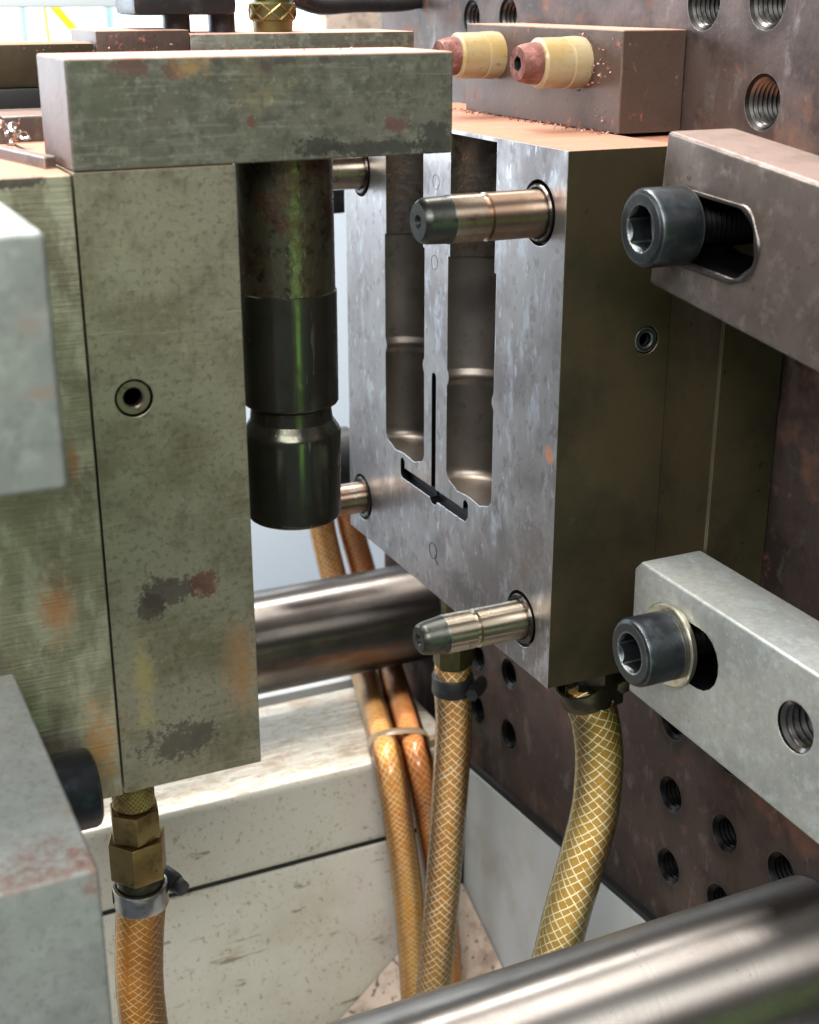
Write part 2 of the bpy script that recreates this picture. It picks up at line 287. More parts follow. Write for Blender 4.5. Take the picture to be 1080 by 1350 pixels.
def hose_mats(key, base, deep, thread):
    M['hose_' + key] = mat('braided_hose_tube_' + key, base, 0.0, 0.3, [dict(s=18, lo=0.42, hi=0.66, c=deep), dict(s=160, lo=0.55, hi=0.7, c=deep, amt=0.6), dict(s=40, lo=0.6, hi=0.75, c='6a4a20', amt=0.5)], sss=0.4)
    s = NT('hose_sheath_' + key)
    tr = s.n.new('ShaderNodeBsdfTransparent'); gl = s.n.new('ShaderNodeBsdfGlossy'); mx = s.n.new('ShaderNodeMixShader'); fr_ = s.n.new('ShaderNodeFresnel'); fr_.inputs[0].default_value = 1.38
    c_ = lin(base); tr.inputs[0].default_value = tuple(0.96 + 0.04 * min(1, q * 2.2) for q in c_[:3]) + (1,)
    s.l(s.ramp(s.noise(120, 5), 0.4, 0.7, 0.1, 0.3), gl.inputs['Roughness'])
    s.l(fr_.outputs[0], mx.inputs[0]); s.l(tr.outputs[0], mx.inputs[1]); s.l(gl.outputs[0], mx.inputs[2])
    s.l(mx.outputs[0], s.n['Material Output'].inputs['Surface']); M['sheath_' + key] = s.m
    M['braid_' + key] = mat('braid_thread_' + key, thread, 0.0, 0.4, coat=0.3, sss=0.1)
hose_mats('orange', 'e6a244', 'cc882c', 'ffe0aa')
hose_mats('ochre', 'cc9448', 'b88030', 'fff4d4')
hose_mats('gold', 'c4a052', 'ae883a', 'fffad6')
hose_mats('amber', 'f4ae4a', 'dc8e2e', 'ffe8bc')
hose_mats('brown', 'e8923e', 'c8742a', 'f8d0a0')

def glow(name, col, strength):
    s = NT(name)
    s.b.inputs['Base Color'].default_value = lin(col)
    s.b.inputs['Emission Color'].default_value = lin(col); s.b.inputs['Emission Strength'].default_value = strength
    return s.m
M['pane'] = glow('daylight_pane', 'f0f7fb', 1.25)
M['pane_blue'] = glow('daylight_pane_blue', 'b9dce8', 0.85)

# ------------------------------------------------------------------ mesh helpers
class MB:
    def __init__(s): s.v = []; s.f = []
    def add(s, v, f):
        k = len(s.v); s.v += [tuple(p) for p in v]; s.f += [tuple(i + k for i in q) for q in f]; return s
    def box(s, x0, x1, y0, y1, z0, z1):
        return s.add([(x0, y0, z0), (x1, y0, z0), (x1, y1, z0), (x0, y1, z0), (x0, y0, z1), (x1, y0, z1), (x1, y1, z1), (x0, y1, z1)],
                     [(0, 3, 2, 1), (4, 5, 6, 7), (0, 1, 5, 4), (1, 2, 6, 5), (2, 3, 7, 6), (3, 0, 4, 7)])
    def prism(s, poly, axis, a, b):
        """poly in the two other axes (x<y<z order), extruded along axis from a to b"""
        n = len(poly); v = []
        for h in (a, b):
            for (p, q) in poly:
                v.append({'x': (h, p, q), 'y': (p, h, q), 'z': (p, q, h)}[axis])
        f = [tuple(range(n))[::-1], tuple(range(n, 2 * n))]
        f += [(i, (i + 1) % n, n + (i + 1) % n, n + i) for i in range(n)]
        return s.add(v, f)
    def lathe(s, prof, axis='z', o=(0, 0, 0), seg=40, a0=0.0, caps=True):
        """prof: (radius, height along axis)"""
        o = Vector(o); v = []; f = []; rows = []
        for (r, h) in prof:
            if r < 1e-7:
                rows.append([len(v)]); v.append(s._ax(axis, 0, 0, h) + o)
            else:
                rows.append(list(range(len(v), len(v) + seg)))
                for i in range(seg):
                    t = a0 + 2 * math.pi * i / seg
                    v.append(s._ax(axis, r * math.cos(t), r * math.sin(t), h) + o)
        for A, B in zip(rows, rows[1:]):
            for i in range(seg):
                j = (i + 1) % seg
                if len(A) == 1 and len(B) == 1: continue
                if len(A) == 1: f.append((A[0], B[i], B[j]))
                elif len(B) == 1: f.append((A[i], A[j], B[0]))
                else: f.append((A[i], A[j], B[j], B[i]))
        if caps:
            if len(rows[0]) > 1: f.append(tuple(rows[0][::-1]))
            if len(rows[-1]) > 1: f.append(tuple(rows[-1]))
        return s.add(v, f)
    @staticmethod
    def _ax(axis, a, b, h):
        return Vector({'x': (h, a, b), 'y': (a, h, b), 'z': (a, b, h)}[axis])
    def sweep(s, pts, r, seg=12, caps=True, flat=1.0, frames=None):
        P = [Vector(p) for p in pts]; F = frames or par_frames(P); v = []; f = []
        R = r if isinstance(r, (list, tuple)) else [r] * len(P)
        for i, p in enumerate(P):
            n, b = F[i]
            for k in range(seg):
                t = 2 * math.pi * k / seg
                v.append(p + n * (math.cos(t) * R[i]) + b * (math.sin(t) * R[i] * flat))
        for i in range(len(P) - 1):
            for k in range(seg):
                q = (k + 1) % seg
                f.append((i * seg + k, i * seg + q, (i + 1) * seg + q, (i + 1) * seg + k))
        if caps:
            f.append(tuple(range(seg))[::-1]); f.append(tuple(range((len(P) - 1) * seg, len(P) * seg)))
        return s.add(v, f)
    def mesh(s, name):
        me = bpy.data.meshes.new(name); me.from_pydata(s.v, [], s.f); me.validate(); return me

def par_frames(P):
    out = []; n = None
    for i in range(len(P)):
        t = (P[min(i + 1, len(P) - 1)] - P[max(i - 1, 0)]).normalized()
        if n is None:
            n = t.orthogonal().normalized()
        n = (n - t * n.dot(t)).normalized()
        out.append((n, t.cross(n)))
    return out

def finish(me, ang=32, bev=0.0, seg=2):
    bm = bmesh.new(); bm.from_mesh(me)
    bmesh.ops.remove_doubles(bm, verts=bm.verts, dist=1e-7)
    bmesh.ops.recalc_face_normals(bm, faces=bm.faces)
    if bev:
        es = [e for e in bm.edges if len(e.link_faces) == 2 and e.calc_face_angle(0) > math.radians(40)]
        bmesh.ops.bevel(bm, geom=es, offset=bev, segments=seg, profile=0.6, affect='EDGES', clamp_overlap=True)
    for f in bm.faces: f.smooth = True
    lim = math.radians(ang)
    for e in bm.edges:
        e.smooth = not (len(e.link_faces) != 2 or e.calc_face_angle(0) > lim)
    bm.to_mesh(me); bm.free()
    return me

def thing(name, label, cat, loc=(0, 0, 0), group=None):
    o = bpy.data.objects.new(name, None); scene.collection.objects.link(o)
    o.empty_display_size = 0.02
    o.location = loc; o['label'] = label; o['category'] = cat
    if group: o['group'] = group
    return o

def obj(name, mb, m, parent=None, bev=0.0, ang=32, local=False, label=None, seg=2):
    """mesh given in world coordinates (local=True: in its parent's); its object origin stays at the world origin"""
    me = mb.mesh(name) if isinstance(mb, MB) else mb
    finish(me, ang, bev, seg)
    me.materials.append(M[m] if isinstance(m, str) else m)
    o = bpy.data.objects.new(name, me); scene.collection.objects.link(o)
    if parent:
        o.parent = parent
        if not local:
            w = Vector((0, 0, 0)); p = parent
            while p: w += p.location; p = p.parent
            o.location = -w
    if label: o['label'] = label
    return o

def tag(o, label, cat, group=None):
    o['label'] = label; o['category'] = cat
    if group: o['group'] = group
    return o

def struct(name, mb, m, **k):
    o = obj(name, mb, m, **k); o['kind'] = 'structure'; return o

def copy_tree(o, parent=None):
    c = o.copy(); scene.collection.objects.link(c); c.parent = parent
    for ch in list(o.children): copy_tree(ch, c)
    return c

def cut(mb, cutters, extra_mats=None):
    """boolean difference: mb minus each cutter, returned as a mesh; cutter faces take material slot 1"""
    base = mb.mesh('base'); finish(base)
    bo = bpy.data.objects.new('base', base); scene.collection.objects.link(bo)
    tmp = [bo]
    if extra_mats:
        for x in extra_mats: base.materials.append(M[x])
    for c in cutters:
        cm = c.mesh('cutter'); finish(cm)
        if extra_mats:
            for x in extra_mats: cm.materials.append(M[x])
            if not getattr(c, 'plain', False):
                for p in cm.polygons: p.material_index = 1
        co = bpy.data.objects.new('cutter', cm); scene.collection.objects.link(co); tmp.append(co)
        md = bo.modifiers.new('b', 'BOOLEAN'); md.operation = 'DIFFERENCE'; md.object = co; md.solver = 'EXACT'
    bpy.context.view_layer.update()
    ev = bo.evaluated_get(bpy.context.evaluated_depsgraph_get())
    me = bpy.data.meshes.new_from_object(ev)
    for t in tmp: bpy.data.objects.remove(t)
    if not extra_mats: me.materials.clear()
    return me

def obj_cut(name, mb, cutters, mats, parent=None, label=None):
    me = cut(mb, cutters, mats); finish(me, 30)
    o = bpy.data.objects.new(name, me); scene.collection.objects.link(o)
    if parent:
        o.parent = parent; o.location = -parent.location
    if label: o['label'] = label
    return o

def cyl(r, a, b, axis, o, seg=32): return MB().lathe([(r, a), (r, b)], axis, o, seg)

def hexpoly(r, rot=0): return [(r * math.cos(rot + math.pi / 3 * i), r * math.sin(rot + math.pi / 3 * i)) for i in range(6)]

def arc(cx, cz, r, a0, a1, n): return [(cx + r * math.cos(math.radians(a0 + (a1 - a0) * i / n)), cz + r * math.sin(math.radians(a0 + (a1 - a0) * i / n))) for i in range(n + 1)]

# ================================================================== LARGE STRUCTURE
XP = 0.0862            # platen face
H = 0.234              # mould height
# ---- fixed platen with its grid of tapped holes
plat = thing('machine_platen', 'large rust brown vertical platen drilled with rows of threaded holes', 'platen', (XP, 0.1, -0.2))
holes = []             # (y, z, r, threaded)
for p, r in [((1005, 135), .0100), ((928, 4), .0100), ((1012, 1), .0100), ((622, 24), .0085), ((670, 22), .0085)]:
    q = pix(*p, x=XP); holes.append((q.y, q.z, r))
for p in [(630, 866), (671, 888), (671, 968), (630, 935), (887, 952), (884, 1047), (955, 1099), (881, 1142), (962, 996), (948, 1190), (1030, 1150)]:
    q = pix(*p, x=XP); holes.append((q.y, q.z, .0083))
for (yy, zz) in [(-.052, .251), (-.095, .251), (-.052, .29), (-.095, .29)]:
    holes.append((yy, zz, .0095))
pl_cut = [MB().lathe([(r + 0.0012, -0.004), (r + 0.0012, 0.0), (r, 0.0012), (r, 0.024)], 'x', (XP, y, z), 32) for (y, z, r) in holes]
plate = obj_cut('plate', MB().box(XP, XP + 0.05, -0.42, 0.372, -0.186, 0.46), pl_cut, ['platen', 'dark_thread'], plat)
for (y, z, r) in holes:
    if True:
        prof = []; n = 7
        for i in range(n):
            h = 0.0012 + i * 0.0024
            prof += [(r - 0.0001, h), (r - 0.0012, h + 0.0009), (r - 0.0012, h + 0.0012), (r - 0.0001, h + 0.0021)]
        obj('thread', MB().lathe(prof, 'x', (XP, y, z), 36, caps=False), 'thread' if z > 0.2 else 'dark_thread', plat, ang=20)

def stain_rings():
    m_ = M['platen']; t_ = m_.node_tree; b_ = t_.nodes['Principled BSDF']
    tc = t_.nodes.new('ShaderNodeTexCoord').outputs['Object']
    nz = t_.nodes.new('ShaderNodeTexNoise'); nz.inputs['Scale'].default_value = 110; t_.links.new(tc, nz.inputs['Vector'])
    src = b_.inputs['Base Color'].links[0].from_socket
    for (y, z, r) in holes:
        vm = t_.nodes.new('ShaderNodeVectorMath'); vm.operation = 'DISTANCE'; t_.links.new(tc, vm.inputs[0]); vm.inputs[1].default_value = (XP, y, z - 0.002)
        ad = t_.nodes.new('ShaderNodeMath'); ad.operation = 'MULTIPLY_ADD'; t_.links.new(nz.outputs[0], ad.inputs[0]); ad.inputs[1].default_value = 0.012; t_.links.new(vm.outputs['Value'], ad.inputs[2])
        mr_ = t_.nodes.new('ShaderNodeMapRange'); mr_.interpolation_type = 'SMOOTHSTEP'; t_.links.new(ad.outputs[0], mr_.inputs[0])
        for i, x in enumerate((r + 0.006, r + 0.014, 0.6, 0.0)): mr_.inputs[i + 1].default_value = x
        mx = t_.nodes.new('ShaderNodeMix'); mx.data_type = 'RGBA'; t_.links.new(mr_.outputs[0], mx.inputs[0]); t_.links.new(src, mx.inputs[6]); mx.inputs[7].default_value = lin('2c2320')
        src = mx.outputs[2]
    t_.links.new(src, b_.inputs['Base Color'])
stain_rings()
# ---- cream painted machine base behind, its seam, and the panels below the platen
YB = 0.235
base = thing('machine_bed', 'cream painted machine bed with a scuffed top and a black seam along its side', 'machine bed', (-0.2, YB, -0.4))
ztop = -0.169
zs = -0.230
obj('top_rail', MB().box(-0.9, 0.079, YB, 0.338, zs + 0.0012, ztop), 'white_top', base, bev=0.006, seg=4)
obj('side_panel', MB().box(-0.9, 0.079, YB, 0.33, -0.62, zs - 0.0012), 'white', base, bev=0.0012)
rl = [c for c in base.children if c.name.startswith('top_rail')][0]
rl.data.materials.append(M['white'])
for p in rl.data.polygons:
    if p.normal.z < 0.55: p.material_index = 1
obj('seam', MB().box(-0.9, 0.078, YB + 0.002, 0.33, zs - 0.0013, zs + 0.0013), 'plain_black', base)
obj('guide_rail', MB().box(-0.9, 0.079, 0.352, 0.372, -0.25, -0.172), 'white_panel', base, bev=0.002)
# white panel under the platen, top edge slightly sloping as in the photograph
a, b = pix(617, 1012, x=0.0822), pix(858, 1222, x=0.0822)
sl = (b.z - a.z) / (b.y - a.y)
y0, y1 = -0.3, YB - 0.0015
zz = lambda y: a.z + sl * (y - a.y)
pan = obj('splash_panel', MB().prism([(y0, zz(y0)), (y1, zz(y1)), (y1, -0.34), (y0, -0.62)], 'x', 0.0822, 0.0858), 'white_panel')
tag(pan, 'cool white painted panel fixed below the rust brown platen', 'panel')
gk = obj('black_gap_strip', MB().prism([(y0, zz(y0) + 0.0005), (y1, zz(y1) + 0.0005), (y1, zz(y1) + 0.0042), (y0, zz(y0) + 0.0042)], 'x', 0.0825, 0.0858), 'plain_black')  # black strip along the gap at the panel's top edge
tag(gk, 'black strip along the gap between the platen and the white panel', 'seal')
obj('lower_skirt', MB().box(XP + 0.001, XP + 0.04, -0.42, 0.372, -0.64, -0.187), 'platen', plat)
# discharge chute floor, sloping down towards the operator
zc = lambda x, y: -0.319 + 0.9 * (x - 0.036) + 0.47 * (y - YB)
P = [(-0.3, -0.35), (0.081, -0.35), (0.081, YB - 0.001), (-0.3, YB - 0.001)]
ch = MB().add([(x, y, zc(x, y)) for x, y in P] + [(x, y, zc(x, y) - 0.004) for x, y in P], [(0, 1, 2, 3), (7, 6, 5, 4), (0, 4, 5, 1), (1, 5, 6, 2), (2, 6, 7, 3), (3, 7, 4, 0)])
struct('chute_floor', ch, 'chute')

# ---- workshop behind
wl = MB().box(-1.4, 2.2, 1.62, 1.66, -0.9, 0.9)
struct('workshop_wall', wl, 'wall')
gp = obj('guard_sheet', MB().box(-0.45, 0.9, 0.86, 0.868, -0.75, 0.13), 'guard')
tag(gp, 'pale blue guard sheet standing behind the tie bar', 'guard')

win = thing('window', 'bright workshop window with pale frame behind the machine', 'window', (-0.1, 1.6, 0.0))
def wx(px, py=30, y=1.58): return pix(px, py, y=y).x
pw = [wx(-120), wx(28), wx(36), wx(140), wx(148), wx(230), wx(240), wx(420)]
for i in range(0, 8, 2):
    obj('pane', MB().box(pw[i], pw[i + 1], 1.59, 1.6, 0.05, 0.75), 'pane_blue' if i == 4 else 'pane', win)
for i in (1, 3, 5):
    obj('mullion', MB().box(pw[i], pw[i + 1], 1.58, 1.605, 0.05, 0.75), 'frame', win)
obj('sill', MB().box(pw[0], pw[-1], 1.56, 1.61, 0.02, 0.05), 'frame', win)
for d, (x0, x1) in ((0, (68, 118)), (1, (58, 66))):
    A, B = pix(x0, 5, y=1.3), pix(x1, 62, y=1.3)
    st = obj('webbing_strap', MB().sweep([A + Vector((-0.04, 0, 0.04)), A, B, B + Vector((0.03, 0, -0.05))], 0.008 if d == 0 else 0.004, 8, flat=0.4), 'yellow')
    tag(st, 'broad bright yellow strap hanging slantwise across the window' if d == 0 else 'thin yellow cord beside the broad slanting strap', 'strap')

# ================================================================== TIE BARS
for (y, zt_, m, lab) in ((0.31, -0.107, 'tie_dark', 'thick ground steel tie bar running behind the mould above the cream bed'), (-0.095, -0.1035, 'tie', 'thick bright steel tie bar in front of the white panel and hoses')):
    x1 = XP - 0.0005
    t = obj('tie_bar', MB().lathe([(0.0, -0.75), (0.0325, -0.75), (0.0335, -0.748), (0.0335, x1)], 'x', (0, y, zt_), 96), m)
    tag(t, lab, 'tie bar')

# ================================================================== RIGHT MOULD HALF
XF, YF = 0.0533, -0.0353
mr = thing('mould_half', 'steel mould half with two bottle cavities and four guide pins on its parting face', 'mould', (0.03, 0.115, 0))
cy = (0.0795, 0.1517)
cutters = []
for yc in cy:
    R = 0.0235
    prof = [(0, 0.0655), (0.012, 0.0645), (0.0165, 0.0662)] + [(R - 0.0055 + 0.0055 * math.sin(math.radians(q)), 0.0722 - 0.0055 * math.cos(math.radians(q))) for q in (20, 40, 60, 80)] + \
           [(R, 0.0735), (R, 0.1140), (R - 0.0003, 0.1150), (R - 0.0014, 0.1168), (R - 0.0018, 0.1185), (R - 0.0014, 0.1202), (R - 0.0003, 0.1220), (R, 0.1230), (R, 0.1765), (R - 0.0018, 0.1767), (R - 0.0018, 0.2322), (0, 0.2322)]
    cutters.append(MB().lathe(prof, 'z', (0, yc, 0), 72))
# slots and channels in the parting face
def slot(pts, w, x0, x1):
    """capsule-shaped cut along a y-z line"""
    (ya, za), (yb, zb) = pts; d = Vector((yb - ya, zb - za)); L = d.length; d /= L
    a = math.degrees(math.atan2(d.y, d.x))
    poly = [(ya + w * math.cos(math.radians(a + 90 + q)), za + w * math.sin(math.radians(a + 90 + q))) for q in range(0, 181, 20)] + \
           [(yb + w * math.cos(math.radians(a - 90 + q)), zb + w * math.sin(math.radians(a - 90 + q))) for q in range(0, 181, 20)]
    return MB().prism(poly, 'x', x0, x1)
cutters.append(slot([(0.1172, 0.1150), (0.1172, 0.0562)], 0.0024, -0.001, 0.02))
cutters.append(slot([(0.1535, 0.0545), (0.0835, 0.0545)], 0.0031, -0.0012, 0.0043))
cutters.append(slot([(0.1540, 0.0600), (0.1540, 0.0555)], 0.0026, -0.0014, 0.012))
cutters.append(slot([(0.0818, 0.0600), (0.0818, 0.0555)], 0.0026, -0.0014, 0.012))
cutters.append(cyl(0.0048, -0.0016, 0.005, 'x', (0, 0.1170, 0.0535), 24))
pins = [(0.0215, 0.2075), (0.0255, 0.0238), (0.2065, 0.2045), (0.2085, 0.0228)]
for (y, z) in pins: cutters.append(cyl(0.0134, -0.002, 0.004, 'x', (0, y, z), 40))
cutters.append(cyl(0.0060, -0.003, 0.004, 'y', (0.0416, 0, 0.1550), 36))
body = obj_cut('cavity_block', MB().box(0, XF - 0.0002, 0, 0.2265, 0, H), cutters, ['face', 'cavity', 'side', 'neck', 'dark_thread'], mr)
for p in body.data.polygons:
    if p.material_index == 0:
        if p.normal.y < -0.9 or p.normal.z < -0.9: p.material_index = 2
    elif p.center.x > 1e-5 and (abs(p.center.y - 0.1172) < 0.0053 or (p.center.z < 0.0635 and 0.07 < p.center.y < 0.16)): p.material_index = 4
    elif p.center.z > 0.178 and abs(p.center.x) > 1e-4 and (abs(p.center.y - cy[0]) < 0.03 or abs(p.center.y - cy[1]) < 0.03): p.material_index = 3
# raised pinch-off lands round the cavities, a hair proud of the face
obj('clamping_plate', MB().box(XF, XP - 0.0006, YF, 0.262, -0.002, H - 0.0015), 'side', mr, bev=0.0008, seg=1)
ss = MB().lathe([(0.0056, 0.0030), (0.0056, 0.0002), (0.0052, -0.0004), (0.0034, -0.0004), (0.0030, 0.0), (0.0030, 0.0030), (0, 0.0030)], 'y', (0.0416, 0.0007, 0.1550), 36)
obj('set_screw', ss, 'black_bolt', mr)
def guide_pin(y, z, L, r, tip):
    prof = [(r, 0.003), (r, -L * 0.455), (r - 0.0013, -L * 0.465), (r - 0.0013, -L * 0.50), (r, -L * 0.51), (r, -L * 0.765)]
    p = obj('guide_pin', MB().lathe(prof, 'x', (0, y, z), 56, caps=False), 'pin', mr, ang=25)
    n = [(r, -L * 0.765), (r - 0.0003, -L * 0.78), (r - tip, -L * 0.94), (r - tip - 0.0006, -L * 0.975), (r - tip - 0.0018, -L), (0.0028, -L), (0.0017, -L + 0.0012), (0.0010, -L + 0.0035), (0, -L + 0.0035)]
    for nm, pr, mm in (('nose', n, 'pin_nose'), ('collar', [(0.0118, 0.0035), (0.0118, -0.0004), (0.0113, -0.0012), (r + 0.0008, -0.0012), (r + 0.0002, -0.0004)], 'bush')):
        c = obj(nm, MB().lathe(pr, 'x', (0, y, z), 56, caps=False), mm, p, ang=25)
    return p
guide_pin(pins[0][0], pins[0][1], 0.0545, 0.0097, 0.0006)
guide_pin(pins[1][0], pins[1][1], 0.0520, 0.0089, 0.0014)
guide_pin(pins[2][0], pins[2][1], 0.0545, 0.0092, 0.0006)
guide_pin(pins[3][0], pins[3][1], 0.0520, 0.0089, 0.0014)
# engraved ring mark with a tail, and ejector marks
q = pix(571, 726, x=0)
mk = MB().sweep([(0.0001, q.y + 0.0042 * math.cos(t), q.z + 0.0042 * math.sin(t)) for t in [i * math.pi / 14 for i in range(29)]], 0.0004, 6)
mk.sweep([(0.0001, q.y - 0.0020, q.z - 0.0018), (0.0001, q.y - 0.0052, q.z - 0.0060)], 0.0004, 6)
obj('stamped_mark', mk, 'plain_black', mr)
for (px, py) in ((575, 240), (573, 346)):
    q = pix(px, py, x=0)
    obj('ejector_mark', MB().sweep([(0.0001, q.y + 0.0034 * math.cos(t), q.z + 0.0034 * math.sin(t)) for t in [i * math.pi / 14 for i in range(29)]], 0.00022, 6), 'bush', mr)

# ================================================================== LEFT MOULD HALF
ml = thing('mould_half', 'olive stained mould half hanging over the brass hose fitting', 'mould', (-0.19, 0.1, -0.003))
scr = cyl(0.0070, -0.003, 0.0042, 'y', (-0.1768, 0, 0.1561), 36)
lb = MB().box(-0.1917, -0.1353, 0, 0.2265, -0.003, 0.2355)
lcut = [scr]
for yc in cy:
    lcut.append(MB().lathe([(0, 0.0655), (0.0185, 0.0665), (0.0235, 0.0735), (0.0235, 0.26), (0, 0.26)], 'z', (-0.1353, yc, 0), 48))
obj_cut('cavity_block', lb, lcut, ['olive', 'cavity'], ml)
obj('backing_plate', MB().box(-0.30, -0.1925, -0.0003, 0.2265, -0.0035, 0.2350), 'olive_rough', ml, bev=0.0004, seg=1)
obj('set_screw', MB().lathe([(0.0064, 0.0034), (0.0064, 0.0004), (0.0060, -0.0002), (0.0040, -0.0002), (0.0034, 0.0004), (0.0034, 0.0034), (0, 0.0034)], 'y', (-0.1768, 0.0008, 0.1561), 36), 'screw', ml)

# ---- top bar with the hanging core
ar = thing('core_carrier', 'horizontal grey green steel bar with a bottle shaped black core hanging below it', 'core carrier', (-0.12, 0.05, 0.236))
obj('bar', MB().box(-0.1917, -0.0506, -0.0002, 0.0458, 0.2358, 0.2717), 'arm', ar, bev=0.0005, seg=1)
for c in ar.children:
    c.data.materials.append(M['dirty_brown'])
    for p in c.data.polygons:
        if p.normal.x < -0.9: p.material_index = 1
Y0, RC = 0.0262, 0.0190
X0 = pix(381, 450, y=Y0).x
zf = lambda py: pix(385, py, y=Y0 - RC * 0.95).z
zb_, zg0, zg1, zst = zf(703), zf(584), zf(546), zf(395)
p = [(0, zb_), (RC - 0.0028, zb_)] + [(RC - 0.0028 + 0.0028 * math.sin(math.radians(q)), zb_ + 0.0028 - 0.0028 * math.cos(math.radians(q))) for q in (25, 50, 75, 90)]
p += [(RC + 0.0007, zg0 - 0.003), (RC + 0.0007, zg0 - 0.0008), (RC + 0.0003, zg0 + 0.0004), (RC - 0.0012, zg0 + 0.0026), (RC - 0.0025, zg0 + 0.0046), (RC - 0.0029, zg1 - 0.0030), (RC - 0.0029, zg1 - 0.0016), (RC - 0.0004, zg1 - 0.0001), (RC, zg1 + 0.0006), (RC + 0.0001, zst), (RC - 0.0004, zst + 0.0004)]
co = obj('core', MB().lathe(p, 'z', (X0, Y0, 0), 96, caps=False), 'core', ar, ang=24)
obj('core_neck', MB().lathe([(RC - 0.0004, zst + 0.0004), (RC - 0.0006, 0.2357)], 'z', (X0, Y0, 0), 96, caps=False), 'core_rough', co, ang=40)

# ================================================================== STEEL BLOCK WITH TWO SLEEVED SCREWS
bl = thing('steel_block', 'brown steel block with two yellow sleeved screws, on the mould top', 'block', (0.07, 0.115, H))
obj('body', MB().box(0.0531, XP - 0.0007, 0.0467, 0.190, H + 0.0003, 0.2768), 'dirty_brown', bl, bev=0.0004, seg=1)
for (yy, zz_) in ((0.0795, 0.2626), (0.1575, 0.2628)):
    sl_ = obj('sleeve', MB().lathe([(0.0108, 0.0), (0.0112, -0.004), (0.0110, -0.0088), (0.0103, -0.0092), (0.0102, -0.0098), (0.0108, -0.0102), (0.0107, -0.0225), (0.0098, -0.0236), (0.0085, -0.0238)], 'x', (0.0535, yy, zz_), 48), 'tape', bl, ang=28)
    hd = MB().lathe([(0.0090, -0.0225), (0.0088, -0.0262), (0.0080, -0.0300), (0.0078, -0.0310), (0.0070, -0.0325), (0, -0.0325)], 'x', (0.0535, yy, zz_), 40)
    hx = MB().prism([(yy + a_, zz_ + b_) for a_, b_ in hexpoly(0.0034, 0.3)], 'x', 0.0535 - 0.034, 0.0535 - 0.027)
    obj_cut('screw_head', hd, [hx], ['rust', 'plain_black'], bl)

# ================================================================== STRAP CLAMPS
def clamp(name_label, pts, x0, x1, m, cutters, bev, loc):
    t = thing('strap_clamp', name_label, 'clamp', loc)
    mb = MB().prism(pts, 'x', x0, x1)
    if bev:
        me = mb.mesh('c'); finish(me, 32, bev, 3)
        bm = bmesh.new(); bm.from_mesh(me); mb2 = MB(); bm.verts.ensure_lookup_table()
        mb2.v = [tuple(v.co) for v in bm.verts]; mb2.f = [tuple(v.index for v in f.verts) for f in bm.faces]; bm.free(); mb = mb2
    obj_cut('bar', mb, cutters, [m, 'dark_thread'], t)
    return t
def along(p, d): return (p[0] + d[0], p[1] + d[1])
XC = 0.0224
# upper right, drooping towards the operator
tl = pix(880, 172, x=XC); tr = pix(1080, 241, x=XC); bl_ = pix(855, 374, x=XC); br = pix(1080, 494, x=XC)
def ext(a_, b_, k): return (a_.y + (b_.y - a_.y) * k, a_.z + (b_.z - a_.z) * k)
up_poly = [(tl.y, tl.z), ext(tl, tr, 1.55), ext(bl_, br, 1.5), (bl_.y, bl_.z)]
bu = (-0.0465, 0.2107)
uslot = slot([(-0.044, 0.2105), (-0.0770, 0.2085)], 0.0128, XC - 0.01, XF + 0.01)
c1 = clamp('rust brown strap clamp with a long slot, against the upper mould flange', up_poly, XC, XF - 0.0004, 'brown', [uslot], 0.0022, (0.038, -0.06, 0.17))
pts_ = []
for k in range(61):
    t = k / 60 * 2 * math.pi
    ya, za = (-0.0770, 0.2085) if math.cos(t) < 0 else (-0.044, 0.2105)
    rr = 0.0133 + 0.0004 * math.sin(4 * t)
    pts_.append((XC - 0.0002, ya + rr * math.cos(t), za + rr * math.sin(t)))
fr = [(Vector((1, 0, 0)) * 0.5, Vector((0, math.cos(k / 60 * 2 * math.pi), math.sin(k / 60 * 2 * math.pi)))) for k in range(61)]
obj('slot_lip', MB().sweep(pts_, [0.0012 + 0.0004 * math.sin(0.7 * k) for k in range(61)], 8, frames=fr, caps=False), 'lip', c1, label='worn bright lip peened round the slot')
# lower right
bw = (-0.0585, 0.0435)
lslot = slot([(-0.056, 0.0440), (-0.0760, 0.0448)], 0.0130, XC - 0.01, XF + 0.01)
tap = cyl(0.0098, -0.004, 0.024, 'x', (XC, -0.1345, 0.0438))
lo_poly = [(-0.0290, 0.0655), (-0.0335, 0.0703), (-0.22, 0.0672), (-0.22, 0.0030), (-0.0300, 0.0085)]
c2 = clamp('light grey strap clamp with a tapped hole, holding the lower mould flange', lo_poly, XC, XF - 0.0004, 'grey_clamp', [lslot, tap], 0.0015, (0.038, -0.1, 0.005))
prof = []
for i in range(7):
    h = 0.0012 + i * 0.003
    prof += [(0.0097, h), (0.0083, h + 0.0012), (0.0083, h + 0.0016), (0.0097, h + 0.0027)]
obj('thread', MB().lathe(prof, 'x', (XC, -0.1345, 0.0438), 40, caps=False), 'thread', c2, ang=20)
# left pair, on the moving side
XL = -0.2300
c3 = clamp('pale grey green strap clamp end above, in front of the olive backing plate', [(-0.149, 0.2406), (-0.02, 0.2406), (-0.02, 0.1778), (-0.149, 0.1778)], XL - 0.05, XL, 'pale_clamp', [], 0.0022, (-0.25, -0.08, 0.178))
c4 = clamp('pale grey strap clamp below, its rusty corner beside the brass fitting', [(-0.141, 0.0626), (-0.012, 0.0640), (-0.012, 0.003), (-0.141, 0.0026)], XL - 0.05, XL, 'pale_clamp', [], 0.0016, (-0.25, -0.08, 0.003))

